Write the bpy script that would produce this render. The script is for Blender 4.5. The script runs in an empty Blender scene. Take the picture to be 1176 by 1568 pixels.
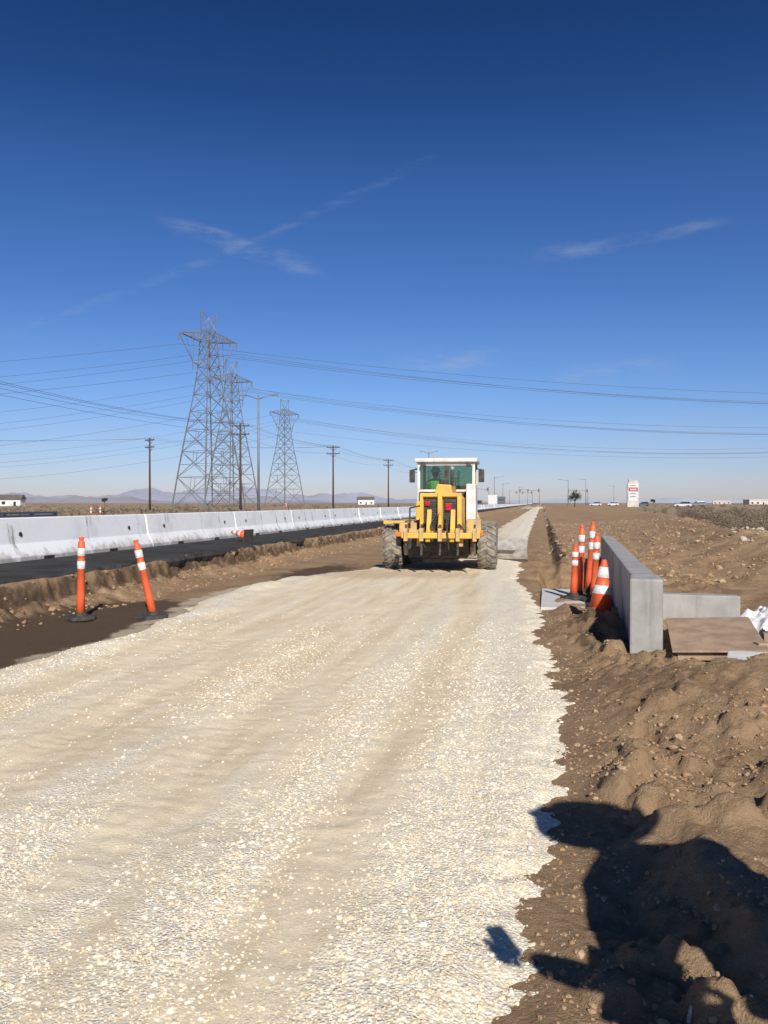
import bpy, bmesh, math, random
import numpy as np
from mathutils import Vector, Matrix, Euler
random.seed(7); rng=np.random.default_rng(11)
scene=bpy.context.scene
COL=scene.collection
R=math.radians

# ---------------------------------------------------------------- noise
def _h(ix,iy,seed):
    n=(ix*374761393+iy*668265263+seed*144269504)&0xffffffff
    n=((n^(n>>13))*1274126177)&0xffffffff
    n=n^(n>>16)
    return (n&0xffff)/65535.0
def vn(x,y,seed=0):
    x=np.asarray(x,float);y=np.asarray(y,float)
    ix=np.floor(x).astype(np.int64);iy=np.floor(y).astype(np.int64)
    fx=x-ix;fy=y-iy
    fx=fx*fx*(3-2*fx);fy=fy*fy*(3-2*fy)
    a=_h(ix,iy,seed);b=_h(ix+1,iy,seed);c=_h(ix,iy+1,seed);d=_h(ix+1,iy+1,seed)
    return (a*(1-fx)+b*fx)*(1-fy)+(c*(1-fx)+d*fx)*fy-0.5
def fbm(x,y,seed=0,o=4,g=.5):
    s=0;a=1
    for i in range(o):
        s=s+a*vn(x,y,seed+i*17);x,y=(x*.8-y*.6)*2.03+3.1,(x*.6+y*.8)*2.03+1.7;a*=g
    return s
def lumps(x,y,size,seed,p=.5):
    """clods: scattered rounded-block bumps, height in metres"""
    x=np.asarray(x,float)/size;y=np.asarray(y,float)/size
    wx_=x+.5*vn(x*2.3,y*2.3,seed+7);wy_=y+.5*vn(x*2.3+9,y*2.3,seed+8)
    ix=np.floor(wx_).astype(np.int64);iy=np.floor(wy_).astype(np.int64);h=np.zeros_like(x)
    for dx in (-1,0,1):
        for dy in (-1,0,1):
            cx=ix+dx;cy=iy+dy
            jx=cx+_h(cx,cy,seed);jy=cy+_h(cx,cy,seed+1);r=.22+.42*_h(cx,cy,seed+2)
            on=(_h(cx,cy,seed+3)<p)
            d2=((wx_-jx)**2+(wy_-jy)**2)/r**2
            h=np.maximum(h,on*np.clip((1-d2)*1.6,0,1)**.6*r*.75)
    return h*size
def ss(a,b,x):
    t=np.clip((x-a)/(b-a),0,1);return t*t*(3-2*t)

# ---------------------------------------------------------------- materials
def newmat(name):
    m=bpy.data.materials.new(name);m.use_nodes=True
    nt=m.node_tree;b=nt.nodes['Principled BSDF']
    return m,nt,b
def N(nt,t,**k):
    n=nt.nodes.new(t)
    for a,v in k.items(): setattr(n,a,v)
    return n
def L(nt,a,b): nt.links.new(a,b)
def c4(c): return (c[0],c[1],c[2],1)
def mixc(nt,fac,a,b,blend='MIX'):
    n=nt.nodes.new('ShaderNodeMix');n.data_type='RGBA';n.blend_type=blend
    for sock,v in ((n.inputs[0],fac),(n.inputs[6],a),(n.inputs[7],b)):
        if hasattr(v,'links'): nt.links.new(v,sock)
        elif isinstance(v,(int,float)): sock.default_value=v
        else: sock.default_value=c4(v)
    return n.outputs[2]
def math_(nt,op,a,b=None,clamp=False):
    n=nt.nodes.new('ShaderNodeMath');n.operation=op;n.use_clamp=clamp
    for i,v in enumerate((a,b)):
        if v is None: continue
        if hasattr(v,'links'): nt.links.new(v,n.inputs[i])
        else: n.inputs[i].default_value=v
    return n.outputs[0]
def mapr(nt,v,a,b,c=0.,d=1.,smooth=True):
    n=nt.nodes.new('ShaderNodeMapRange')
    if smooth: n.interpolation_type='SMOOTHSTEP'
    nt.links.new(v,n.inputs[0])
    for i,x in enumerate((a,b,c,d)): n.inputs[i+1].default_value=x
    return n.outputs[0]
def noise(nt,vec,scale,detail=5,rough=.55):
    n=N(nt,'ShaderNodeTexNoise');n.inputs['Scale'].default_value=scale
    n.inputs['Detail'].default_value=detail;n.inputs['Roughness'].default_value=rough
    nt.links.new(vec,n.inputs['Vector']);return n.outputs['Fac']
def M(name,c1,c2=None,rough=.7,metal=0,scale=8,bump=0,bscale=40,lo=.35,hi=.65,spec=None):
    m,nt,b=newmat(name)
    tc=N(nt,'ShaderNodeTexCoord').outputs['Object']
    c2=c2 or tuple(x*.75 for x in c1)
    f=mapr(nt,noise(nt,tc,scale,4),lo,hi)
    L(nt,mixc(nt,f,c1,c2),b.inputs['Base Color'])
    b.inputs['Roughness'].default_value=rough;b.inputs['Metallic'].default_value=metal
    if spec is not None: b.inputs['Specular IOR Level'].default_value=spec
    if bump:
        bp=N(nt,'ShaderNodeBump');bp.inputs['Strength'].default_value=bump;bp.inputs['Distance'].default_value=.02
        L(nt,noise(nt,tc,bscale,4),bp.inputs['Height']);L(nt,bp.outputs[0],b.inputs['Normal'])
    return m

# ---------------------------------------------------------------- mesh helpers
def fastmesh(name,V,F,mat,smooth=False,cols=None,matidx=None):
    V=np.asarray(V,np.float32);F=np.asarray(F,np.int32)
    me=bpy.data.meshes.new(name)
    me.vertices.add(len(V));me.vertices.foreach_set('co',V.ravel())
    k=F.shape[1]
    me.loops.add(F.size);me.loops.foreach_set('vertex_index',F.ravel())
    me.polygons.add(len(F));me.polygons.foreach_set('loop_start',np.arange(0,F.size,k,dtype=np.int32))
    me.update(calc_edges=True)
    me.polygons.foreach_set('use_smooth',np.full(len(F),smooth))
    if cols is not None:
        for an,c in cols.items():
            a=me.attributes.new(an,'FLOAT','POINT');a.data.foreach_set('value',np.asarray(c,np.float32).ravel())
    for m in (mat if isinstance(mat,list) else [mat]): me.materials.append(m)
    if matidx is not None: me.polygons.foreach_set('material_index',np.asarray(matidx,np.int32))
    me.validate()
    o=bpy.data.objects.new(name,me);COL.objects.link(o);return o
def empty(name,loc=(0,0,0),rz=0,parent=None):
    o=bpy.data.objects.new(name,None);COL.objects.link(o);o.location=loc;o.rotation_euler=(0,0,rz)
    o.empty_display_size=.2
    if parent:o.parent=parent
    return o
def fin(bm,name,parent,mat,loc=(0,0,0),rot=(0,0,0),smooth=False):
    bmesh.ops.recalc_face_normals(bm,faces=bm.faces)
    me=bpy.data.meshes.new(name);bm.to_mesh(me);bm.free()
    for m in (mat if isinstance(mat,list) else [mat]): me.materials.append(m)
    if smooth:
        for p in me.polygons:p.use_smooth=True
    o=bpy.data.objects.new(name,me);COL.objects.link(o)
    o.location=loc;o.rotation_euler=rot
    if parent:o.parent=parent
    return o
def box(name,parent,lo,hi,mat,bevel=0.0,rot=(0,0,0)):
    c=[(a+b)/2 for a,b in zip(lo,hi)];s=[abs(b-a) for a,b in zip(lo,hi)]
    bm=bmesh.new();bmesh.ops.create_cube(bm,size=1)
    bmesh.ops.scale(bm,vec=s,verts=bm.verts)
    if bevel: bmesh.ops.bevel(bm,geom=list(bm.edges),offset=bevel,segments=2,affect='EDGES',profile=.6)
    return fin(bm,name,parent,mat,c,rot)
def prism(name,parent,pts,axis,a,b,mat,bevel=0.):
    """extrude polygon; axis 'x': pts are (y,z); 'y': (x,z); 'z': (x,y)"""
    bm=bmesh.new()
    def mk(p,t):
        return {'x':(t,p[0],p[1]),'y':(p[0],t,p[1]),'z':(p[0],p[1],t)}[axis]
    A=[bm.verts.new(mk(p,a)) for p in pts];B=[bm.verts.new(mk(p,b)) for p in pts]
    n=len(pts);bm.faces.new(A);bm.faces.new(B[::-1])
    for i in range(n): bm.faces.new((A[i],A[(i+1)%n],B[(i+1)%n],B[i]))
    bmesh.ops.recalc_face_normals(bm,faces=bm.faces)
    if bevel: bmesh.ops.bevel(bm,geom=list(bm.edges),offset=bevel,segments=2,affect='EDGES',profile=.6)
    return fin(bm,name,parent,mat)
def rod(name,parent,p,q,r,mat,r2=None,seg=12):
    p=Vector(p);q=Vector(q);d=q-p
    bm=bmesh.new();bmesh.ops.create_cone(bm,cap_ends=True,segments=seg,radius1=r,radius2=r if r2 is None else r2,depth=d.length)
    bm.transform(Matrix.Translation((p+q)/2)@d.to_track_quat('Z','Y').to_matrix().to_4x4())
    o=fin(bm,name,parent,mat)
    for f in o.data.polygons:
        if len(f.vertices)==4:f.use_smooth=True
    return o
def lathe(name,parent,prof,mats,seg=24,loc=(0,0,0),rot=(0,0,0),idx=None,smooth=True):
    """prof list (r,z)"""
    bm=bmesh.new();rings=[]
    for r,z in prof:
        rings.append([bm.verts.new((r*math.cos(2*math.pi*i/seg),r*math.sin(2*math.pi*i/seg),z)) for i in range(seg)])
    for k in range(len(rings)-1):
        for i in range(seg):
            f=bm.faces.new((rings[k][i],rings[k][(i+1)%seg],rings[k+1][(i+1)%seg],rings[k+1][i]))
            if idx:f.material_index=idx[k]
            f.smooth=smooth
    bm.faces.new(rings[0][::-1]);f=bm.faces.new(rings[-1])
    if idx:f.material_index=idx[-1]
    o=fin(bm,name,parent,mats,loc,rot);return o
def beam(V,F,p,q,r):
    p=np.array(p,float);q=np.array(q,float);d=q-p;l=np.linalg.norm(d)
    if l<1e-6:return
    d/=l;up=np.array([0,0,1.]) if abs(d[2])<.9 else np.array([1.,0,0])
    a=np.cross(d,up);a/=np.linalg.norm(a);b=np.cross(d,a);n=len(V)
    for e in (p,q):
        for sa,sb in ((1,1),(-1,1),(-1,-1),(1,-1)): V.append(e+a*r*sa+b*r*sb)
    for i in range(4): F.append((n+i,n+(i+1)%4,n+4+(i+1)%4,n+4+i))
    F.append((n,n+1,n+2,n+3));F.append((n+4,n+5,n+6,n+7))

# ---------------------------------------------------------------- terrain
GL=([-8,7,9,11,14,16.5,19,22,40,400],[-5.2,-4.9,-4.55,-5.2,-5.5,-5.3,-4.2,-3.1,-2.7,-2.7])
GR=([-8,2,3.2,4.8,6.3,9,13.8,17,25,400],[-.25,-.10,.0,.18,.25,.07,-.03,-.45,-.6,-.8])
def gl(Y): return np.interp(Y,*GL)+.35*fbm(Y*.9,Y*0+3,5,3)
def gr(Y): return np.interp(Y,*GR)+.15*fbm(Y*.8,Y*0+9,8,3,.5)+.05*fbm(Y*4.7,Y*0+2,9,4,.7)
def cutE(X,Y): return -7.38+.22*fbm(Y*.7,X*0+2,21,6,.6)
def H(X,Y):
    near=ss(60,20,Y)
    z=np.zeros_like(X)
    e=cutE(X,Y)
    z+=.33*ss(e+.07,e-.04,X)+.10*ss(e+.8,e+.02,X)
    z+=.03*fbm(X*2.5,Y*1.5,31,4)*ss(-3.5,-5.5,X)*ss(-9,-7.5,X)
    bank=np.exp(-((X-e-.22)/.28)**2)*near
    z+=bank*(.7*lumps(X,Y,.30,301,.6)+.7*lumps(X,Y,.12,311,.6))
    # right side soil
    d=X-gr(Y)
    rgt=ss(0,.4,d)
    fade=ss(8,3.5,X)
    z+=rgt*near*(.12*fbm(X*.9,Y*.9,41,3)+.075*fbm(X*2.7,Y*2.7,43,5,.6))*fade
    z+=.36*np.exp(-((X-1.85)/1.0)**2*.5-((Y-6.15)/.70)**2*.5)
    z+=.24*np.exp(-((X-3.2)/1.3)**2*.5-((Y-5.6)/1.1)**2*.5)
    z+=.12*np.exp(-((X-.85)/.35)**2-((Y-7.3)/.7)**2)
    z+=.12*ss(.35,1.0,X)*ss(5.5,3.5,Y)
    xr=.62-.06*(Y-4)+.10*vn(Y*1.3,Y*0,55)
    z+=.06*np.exp(-((X-xr)/.13)**2)*ss(2.0,2.6,Y)*ss(5.6,4.6,Y)
    cm=rgt*ss(15,9,Y)*ss(4.6,3.4,X)*(.35+.65*ss(-.25,.25,fbm(X*1.1,Y*1.1,57,3)))
    z+=cm*(.62*lumps(X,Y,.42,201,.40)+.75*lumps(X,Y,.19,211,.5)+.75*lumps(X,Y,.085,221,.6))
    z+=cm*.03*np.abs(fbm(X*11,Y*11,51,4,.65))
    z+=.10*np.exp(-((X-.55)/.33)**2-((Y-10.4)/.9)**2)+.14*rgt*vn(X*5,Y*5,61)*np.exp(-((Y-10.4)/1.3)**2)*ss(1.2,.8,X)
    z-=.13*np.exp(-((X-.62)/.12)**2-((Y-5.35)/.12)**2)
    # trench between gravel and wall, then raised verge
    z-=.42*ss(-.1,.15,X)*ss(1.25,1.05,X)*ss(15.4,15.9,Y)*ss(21,19,Y)
    v=.20*fbm(Y*.5,X*0,71,4)
    z+=.22*ss(.3+v,.52+v,X)*ss(18,21,Y)
    z+=.25*ss(2.2,6,X)*ss(9,14,Y)
    z+=.10*fbm(X*.8,Y*.5,73,4)*ss(1.6,4,X)*ss(10,14,Y)*ss(80,30,Y)
    z+=ss(.4,1.4,X)*ss(12,18,Y)*ss(60,30,Y)*(.05*fbm(X*3,Y*2.2,75,4,.6)+.35*lumps(X,Y,.4,231,.35))
    # berm in front of the scrub
    bx=3.7+.075*Y
    z+=.28*np.exp(-((X-bx)/(.7+.01*Y))**2)*ss(15,19,Y)*ss(110,60,Y)*(1+.9*fbm(X*.7,Y*.4,77,3))
    far=ss(12,40,X)+ss(-24,-45,X)
    z+=far*.5*fbm(X*.03,Y*.03,81,4)*ss(900,100,np.abs(Y))-ss(-22,-30,X)*.1
    z+=.03*fbm(X*3,Y*.2,101,2)*ss(0,-1,X)
    return z
def tracks(X,Y):
    """compacted wheel paths (1) in the gravel"""
    b=0
    for x0,sl,w,a in ((-.66,-.035,.17,1.),(-1.95,-.02,.17,.8),(-2.75,-.06,.2,.7),(-3.9,-.02,.22,.7),(-1.35,-.075,.10,.5)):
        c=x0+sl*Y+.10*np.sin(Y*.42+x0*3)
        b=b+a*np.exp(-((X-c)/w)**2)
    return np.clip(b,0,1)
def GZ(X,Y):
    m=np.minimum(X-gl(Y),gr(Y)-X)+.12*fbm(X*6,Y*6,111,4,.6)
    t=.085*ss(-.12,.30,m)-.03+.02*ss(.3,1,m)
    t=t*ss(400,60,Y)+.012*ss(60,400,Y)
    rut=.020*fbm(X*2.2+.25*np.sin(Y*.35),Y*.13,121,3)+.012*fbm(X*3.1,Y*2.1,125,3)+.009*fbm(X*12,Y*12,123,3,.6)
    band=tracks(X,Y)
    lug=(-.013+.0028*np.sin(Y*2*math.pi/.13+3*X+6*vn(X*2,Y*1.3,133)))*band*np.clip(vn(X,Y*.6,131)*3,0,1)*ss(8,4,Y)-.009*band
    bank=.09*np.exp(-((X-gl(Y)-.5)/.3)**2)*ss(19,14,Y)*(.5+1.0*np.abs(vn(X*2,Y*1.5,135)))
    return H(X,Y)+t+rut+lug+bank,m
def axis(segs):
    out=[]
    for a,b,st in segs: out+=list(np.arange(a,b,st))
    out.append(segs[-1][1]);return np.array(out)
def geo(a,b,n): 
    return a*(b/a)**(np.arange(1,n+1)/n)
def grid(name,xs,ys,zf,mat,cols=None):
    X,Y=np.meshgrid(xs,ys);Z=zf(X,Y)
    V=np.stack([X,Y,Z],-1).reshape(-1,3);nx=len(xs);ny=len(ys)
    i=np.arange((nx-1)*(ny-1));r=i//(nx-1);c=i%(nx-1);a=r*nx+c
    F=np.stack([a,a+1,a+nx+1,a+nx],-1)
    cc={k:f(X,Y) for k,f in cols.items()} if cols else None
    return fastmesh(name,V,F,mat,True,cc)

def ground_mat():
    m,nt,b=newmat('desert_soil')
    tc=N(nt,'ShaderNodeTexCoord').outputs['Object']
    n14=noise(nt,tc,14,5,.65)
    base=mixc(nt,mapr(nt,noise(nt,tc,.9,5,.6),.35,.68),(.43,.285,.165),(.305,.195,.110))
    base=mixc(nt,mapr(nt,n14,.45,.72,0,.6),base,(.50,.36,.23))
    base=mixc(nt,mapr(nt,n14,.44,.25,0,.65),base,(.20,.125,.07))
    nn=noise(nt,tc,3.5,5,.65)
    for an,col,am in (('moist_and_shade',(.105,.072,.048),.9),('pale',(.66,.55,.39),.8),('scrub',(.36,.27,.18),.85)):
        at=N(nt,'ShaderNodeAttribute',attribute_name=an).outputs['Fac']
        f=math_(nt,'ADD',at,math_(nt,'MULTIPLY',math_(nt,'SUBTRACT',nn,.5),1.3))
        base=mixc(nt,mapr(nt,f,.35,.7,0,am),base,col)
    L(nt,base,b.inputs['Base Color']);b.inputs['Roughness'].default_value=.95
    b.inputs['Specular IOR Level'].default_value=.1
    h=math_(nt,'ADD',noise(nt,tc,26,6,.75),math_(nt,'MULTIPLY',noise(nt,tc,120,3,.65),.35))
    bp=N(nt,'ShaderNodeBump');bp.inputs['Strength'].default_value=.95;bp.inputs['Distance'].default_value=.036
    L(nt,h,bp.inputs['Height']);L(nt,bp.outputs[0],b.inputs['Normal'])
    return m
def moist_and_shade(X,Y):
    a=np.exp(-((X+5.7)/1.2)**4)*ss(4,7,Y)*ss(13.5,11.2,Y)*1.6
    a+=.8*np.exp(-((X+5.2)/.7)**2-((Y-18)/2.5)**2)
    a+=.6*np.exp(-((X-.55)/.4)**2)*ss(8.8,9.6,Y)*ss(12.5,11.5,Y)
    a+=.45*np.exp(-((X-1.0)/.9)**2-((Y-6.8)/.7)**2)
    a+=.62*np.exp(-((X-cutE(X,Y)-.05)/.16)**2)*ss(80,30,Y)
    a+=.5*ss(-.8,-3,X)*ss(-7.2,-6.5,X)*ss(16,20,Y)*ss(70,30,Y)*(vn(X*2.2,Y*.12,140)+.5)
    a+=.6*ss(.15,.3,X)*ss(.75,.55,X)*ss(18,22,Y)*ss(120,40,Y)  # shade of the verge's cut face, painted in as a dark strip
    return a
def pale(X,Y):
    a=.75*np.exp(-((X-gl(Y)+.1)/.25)**2)*ss(18,14,Y)
    a+=.7*ss(-.8,-1.5,X)*ss(-3.2,-2,X)*ss(18,22,Y)
    a+=.25*ss(20,40,Y)*ss(1,-6,X)*ss(-7.3,-7,X)
    return a
def scr(X,Y): return ss(3.6+.07*Y,4.2+.08*Y,X)*ss(17,20,Y)*.8+ss(-23,-26,X)*.9
xs=np.concatenate([-26-geo(1,9000,26)[::-1],axis([(-26,-8.4,1.6),(-8.4,-6.4,.04),(-6.4,-.6,.12),(-.6,3.2,.025),(3.2,9,.12),(9,26,.8)]),26+geo(1,9000,28)])
ys=np.concatenate([-6-geo(1,3000,10)[::-1],axis([(-6,1.8,.3),(1.8,9,.025),(9,14,.04),(14,26,.08),(26,60,.35)]),60+geo(1,9500,60)])
MG=ground_mat()
grid('ground',xs,ys,H,MG,{'moist_and_shade':moist_and_shade,'pale':pale,'scrub':scr})

# --- gravel
def gravel_mat():
    m,nt,b=newmat('crushed_gravel')
    tc=N(nt,'ShaderNodeTexCoord').outputs['Object']
    mp=N(nt,'ShaderNodeMapping');mp.inputs['Scale'].default_value=(2.2,.22,1);L(nt,tc,mp.inputs['Vector'])
    co=N(nt,'ShaderNodeAttribute',attribute_name='coarse').outputs['Fac']
    f=math_(nt,'ADD',co,math_(nt,'MULTIPLY',math_(nt,'SUBTRACT',noise(nt,mp.outputs[0],1.3,5,.6),.5),1.5))
    f=math_(nt,'ADD',f,math_(nt,'MULTIPLY',math_(nt,'SUBTRACT',noise(nt,tc,5,5,.7),.5),1.0))
    coarse=mapr(nt,f,.15,.9)
    fine=mixc(nt,mapr(nt,noise(nt,mp.outputs[0],2.1,5,.62),.36,.66),(.82,.69,.485),(.70,.565,.37))
    fine=mixc(nt,mapr(nt,noise(nt,tc,60,4,.75),.48,.72,0,.6),fine,(.90,.80,.62))
    fine=mixc(nt,mapr(nt,noise(nt,tc,90,3,.7),.46,.30,0,.5),fine,(.56,.44,.28))
    vo=N(nt,'ShaderNodeTexVoronoi');vo.inputs['Scale'].default_value=80;L(nt,tc,vo.inputs['Vector'])
    sep=N(nt,'ShaderNodeSeparateColor');L(nt,vo.outputs['Color'],sep.inputs[0])
    st=mixc(nt,mapr(nt,sep.outputs[0],.1,.9),(.76,.66,.49),(.95,.89,.75))
    st=mixc(nt,mapr(nt,vo.outputs['Distance'],.45,.85,0,.45),st,(.54,.43,.29))
    col=mixc(nt,coarse,fine,st)
    mo=N(nt,'ShaderNodeAttribute',attribute_name='dirty').outputs['Fac']
    f2=math_(nt,'ADD',mo,math_(nt,'MULTIPLY',math_(nt,'SUBTRACT',noise(nt,mp.outputs[0],1.7,5,.65),.5),1.2))
    col=mixc(nt,mapr(nt,f2,.4,.95,0,.7),col,(.54,.41,.265))
    L(nt,col,b.inputs['Base Color']);b.inputs['Roughness'].default_value=.93
    b.inputs['Specular IOR Level'].default_value=.08
    h1=math_(nt,'MULTIPLY',mapr(nt,vo.outputs['Distance'],0,.8,1,0),math_(nt,'ADD',math_(nt,'MULTIPLY',coarse,.5),.08))
    h=math_(nt,'ADD',h1,math_(nt,'MULTIPLY',noise(nt,tc,14,7,.78),1.1))
    bp=N(nt,'ShaderNodeBump');bp.inputs['Strength'].default_value=.65;bp.inputs['Distance'].default_value=.014
    L(nt,h,bp.inputs['Height']);L(nt,bp.outputs[0],b.inputs['Normal'])
    return m
def coarse(X,Y):
    a=.30+.55*ss(-.55,-.15,X-(gr(Y)-.15)+.35)
    a+=.4*np.exp(-((X+1.25)/.14)**2)*ss(2,3,Y)+.5*ss(-1.0,-1.8,X)*ss(5,3.0,Y)
    a+=.35*np.exp(-((X-gl(Y)-.5)/.35)**2)
    a-=.5*tracks(X,Y)
    return a
def dirty(X,Y): return .8*np.exp(-((Y-17.5)/1.2)**2)*ss(-.6,-2,X)+.35*np.exp(-((X+3.3)/.6)**2)*ss(9,13,Y)+.3*ss(19,23,Y)+.18*tracks(X,Y)
MGr=gravel_mat()
gx=axis([(-6.4,-4.0,.05),(-4,-.8,.04),(-.8,.8,.03)])
gy=np.concatenate([axis([(-6,1.8,.3),(1.8,9,.028),(9,22,.07),(22,50,.4)]),50+geo(1,300,30)])
grid('gravel_road',gx,gy,lambda X,Y:GZ(X,Y)[0],MGr,{'coarse':coarse,'dirty':dirty})

def ico():
    bm=bmesh.new();bmesh.ops.create_icosphere(bm,subdivisions=1,radius=1)
    v=np.array([x.co[:] for x in bm.verts]);f=np.array([[q.index for q in x.verts] for x in bm.faces]);bm.free();return v,f
IV,IF=ico()
def stones(name,P,S,mats,flat=.6,midx=None):
    n=len(P)
    q=rng.normal(size=(n,4));q/=np.linalg.norm(q,axis=1)[:,None]
    w,x,y,z=q.T
    Rm=np.stack([1-2*(y*y+z*z),2*(x*y-z*w),2*(x*z+y*w),2*(x*y+z*w),1-2*(x*x+z*z),2*(y*z-x*w),2*(x*z-y*w),2*(y*z+x*w),1-2*(x*x+y*y)],-1).reshape(n,3,3)
    base=IV[None]*(1+rng.uniform(-.32,.28,(n,12,1)))
    base=base*rng.uniform(.6,1.15,(n,1,3))
    v=np.einsum('nij,nkj->nki',Rm,base)
    v[:,:,2]*=flat
    v=v*S[:,None,None]+P[:,None,:]
    F=(IF[None]+(np.arange(n)*12)[:,None,None]).reshape(-1,3)
    mi=np.repeat(midx,20) if midx is not None else None
    return fastmesh(name,v.reshape(-1,3),F,mats,False,None,mi)
def scatter(n,x0,x1,y0,y1):
    u=rng.random(n);Y=y0*(y1/y0)**u
    X=rng.uniform(x0,x1,n);return X,Y
S1=M('gravel_stone_pale',(.93,.86,.71),(.82,.72,.54),.9,scale=30,spec=.08)
S2=M('gravel_stone_tan',(.76,.64,.46),(.66,.54,.37),.9,scale=30,spec=.08)
S3=M('gravel_stone_grey',(.58,.52,.43),(.47,.41,.33),.9,scale=30,spec=.08)
X,Y=scatter(210000,-5.2,.5,2.0,11)
z,m=GZ(X,Y);dens=np.clip(coarse(X,Y)+1.1*fbm(X*2.3,Y*.25,7,3)+.5*fbm(X*5,Y*5,9,2),0.03,1)
keep=(m>-.14)&(rng.random(len(X))<dens*.85*ss(13,6,Y))&(np.abs(X)<.75*Y+.8)
X,Y,z=X[keep],Y[keep],z[keep]
S=rng.lognormal(math.log(.0042),.48,len(X));S=np.clip(S,.0022,.015)*(1+.03*Y)
q=rng.random(len(X))
stones('gravel_stones',np.stack([X,Y,z+S*.05],-1),S,[S1,S2,S3],.65,np.where(q<.45,0,np.where(q<.90,1,2)))
print('stones',len(X))
C1=M('soil_clod',(.42,.275,.16),(.33,.21,.12),.95,scale=20,bump=.5,spec=.1)
C2=M('soil_clod_dry',(.50,.36,.235),(.42,.29,.18),.95,scale=20,bump=.5,spec=.1)
X,Y=scatter(50000,-.3,4.2,2.0,15)
d=X-gr(Y);keep=(d>.0)&(rng.random(len(X))<np.clip(.3+1.3*fbm(X*1.5,Y*1.5,17,3)+.3*np.exp(-(d/.3)**2),.03,1))&~((X>.8)&(X<1.5)&(Y>8.5))&~((X>1.3)&(Y>7.3))
X,Y=X[keep],Y[keep];S=np.clip(rng.lognormal(math.log(.0062),.6,len(X)),.003,.026)
stones('soil_clods',np.stack([X,Y,H(X,Y)+S*.02],-1),S,[C1,C2],.8,(rng.random(len(X))<.3).astype(int))
X=rng.uniform(-7.4,-6.4,1800);Y=rng.uniform(8,45,1800);S=np.clip(rng.lognormal(math.log(.018),.6,1800),.008,.09)
stones('bank_clods',np.stack([X,Y,H(X,Y)+S*.1],-1),S,C1,.75)
n=3600;X=rng.uniform(.5,7,n);Y=20*(60/20)**rng.random(n)-3;ok=~((X<1.75)&(Y<21));X,Y=X[ok],Y[ok];S=np.clip(rng.lognormal(math.log(.022),.6,len(X)),.01,.09)
stones('verge_clods',np.stack([X,Y,H(X,Y)+S*.1],-1),S,[C1,C2],.75,(rng.random(len(X))<.4).astype(int))
RB=M('rubble',(.54,.46,.36),(.42,.34,.25),.95,scale=5)
n=170;Y=rng.normal(25,2.6,n);X=3.9+.078*Y+rng.normal(.4,.5,n);S=np.clip(rng.lognormal(math.log(.05),.5,n),.02,.15)
stones('rubble_pile',np.stack([X,Y,H(X,Y)+S*.2],-1),S,RB,.8)

# ---------------------------------------------------------------- asphalt road
AS=M('asphalt',(.075,.072,.068),(.05,.048,.046),.95,scale=1.5,bump=.8,bscale=90,spec=.08)
def asph():
    ysr=np.concatenate([axis([(-20,4,2),(4,60,.12)]),60+geo(1,3000,30)])
    ed=-7.55+.20*fbm(ysr*.8,ysr*0+4,23,5,.65)*ss(400,50,ysr)
    cols=[ -23.0+0*ysr, -9.3+0*ysr, ed-.35,ed-.12, ed, ed+.04, ed+.0]
    zz=[.50,.50,.497,.49+.015*vn(ysr*3,ysr*0,3),.47+.05*vn(ysr*5,ysr*0,3),.40,.30]
    V=[]
    for k in range(len(ysr)):
        for c,z in zip(cols,zz):
            V.append((c[k],ysr[k],z[k] if hasattr(z,'__len__') else z))
    nc=len(cols);F=[(r*nc+c,r*nc+c+1,(r+1)*nc+c+1,(r+1)*nc+c) for r in range(len(ysr)-1) for c in range(nc-1)]
    return fastmesh('asphalt_road',V,F,AS,False)
asph()
YL=M('lane_paint_white',(.75,.75,.72),(.6,.6,.57),.6)
V=[(-22.3,-20,.504),(-22.18,-20,.504),(-22.18,2500,.504),(-22.3,2500,.504)];F=[(0,1,2,3)]
for y in range(0,600,12):
    n=len(V);V+=[(-16.1,y,.504),(-15.98,y,.504),(-15.98,y+3,.504),(-16.1,y+3,.504)];F.append((n,n+1,n+2,n+3))
fastmesh('lane_markings',V,F,YL)

# ---------------------------------------------------------------- barriers
def barrier_mat():
    m,nt,b=newmat('barrier_concrete')
    tc=N(nt,'ShaderNodeTexCoord').outputs['Object'];oi=N(nt,'ShaderNodeObjectInfo')
    add=N(nt,'ShaderNodeVectorMath',operation='ADD');L(nt,tc,add.inputs[0])
    sc=N(nt,'ShaderNodeVectorMath',operation='SCALE');L(nt,oi.outputs['Location'],sc.inputs[0]);sc.inputs['Scale'].default_value=.37
    L(nt,sc.outputs[0],add.inputs[1]);v=add.outputs[0]
    col=mixc(nt,mapr(nt,noise(nt,v,1.1,5,.6),.45,.75),(.93,.93,.92),(.76,.76,.75))
    col=mixc(nt,mapr(nt,oi.outputs['Random'],0,1,0,.35),col,(.70,.71,.72))
    mp=N(nt,'ShaderNodeMapping');mp.inputs['Scale'].default_value=(1,2.6,.7);L(nt,v,mp.inputs['Vector'])
    col=mixc(nt,mapr(nt,noise(nt,mp.outputs[0],.9,7,.74),.57,.66,0,.75),col,(.28,.26,.24))
    sx=N(nt,'ShaderNodeSeparateXYZ');L(nt,tc,sx.inputs[0])
    zz=math_(nt,'ADD',sx.outputs[2],math_(nt,'MULTIPLY',math_(nt,'SUBTRACT',noise(nt,v,2.5,5,.7),.5),-.75))
    col=mixc(nt,mapr(nt,zz,.22,-.02,0,.75),col,(.34,.29,.24))
    L(nt,col,b.inputs['Base Color']);b.inputs['Roughness'].default_value=.8
    return m
BM=barrier_mat();DK=M('dark_steel',(.04,.04,.045),(.07,.06,.055),.6,.3)
prof=[(-.305,0),(.305,0),(.305,.075),(.17,.33),(.10,.80),(.085,.815),(-.085,.815),(-.10,.80),(-.17,.33),(-.305,.075)]
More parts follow.
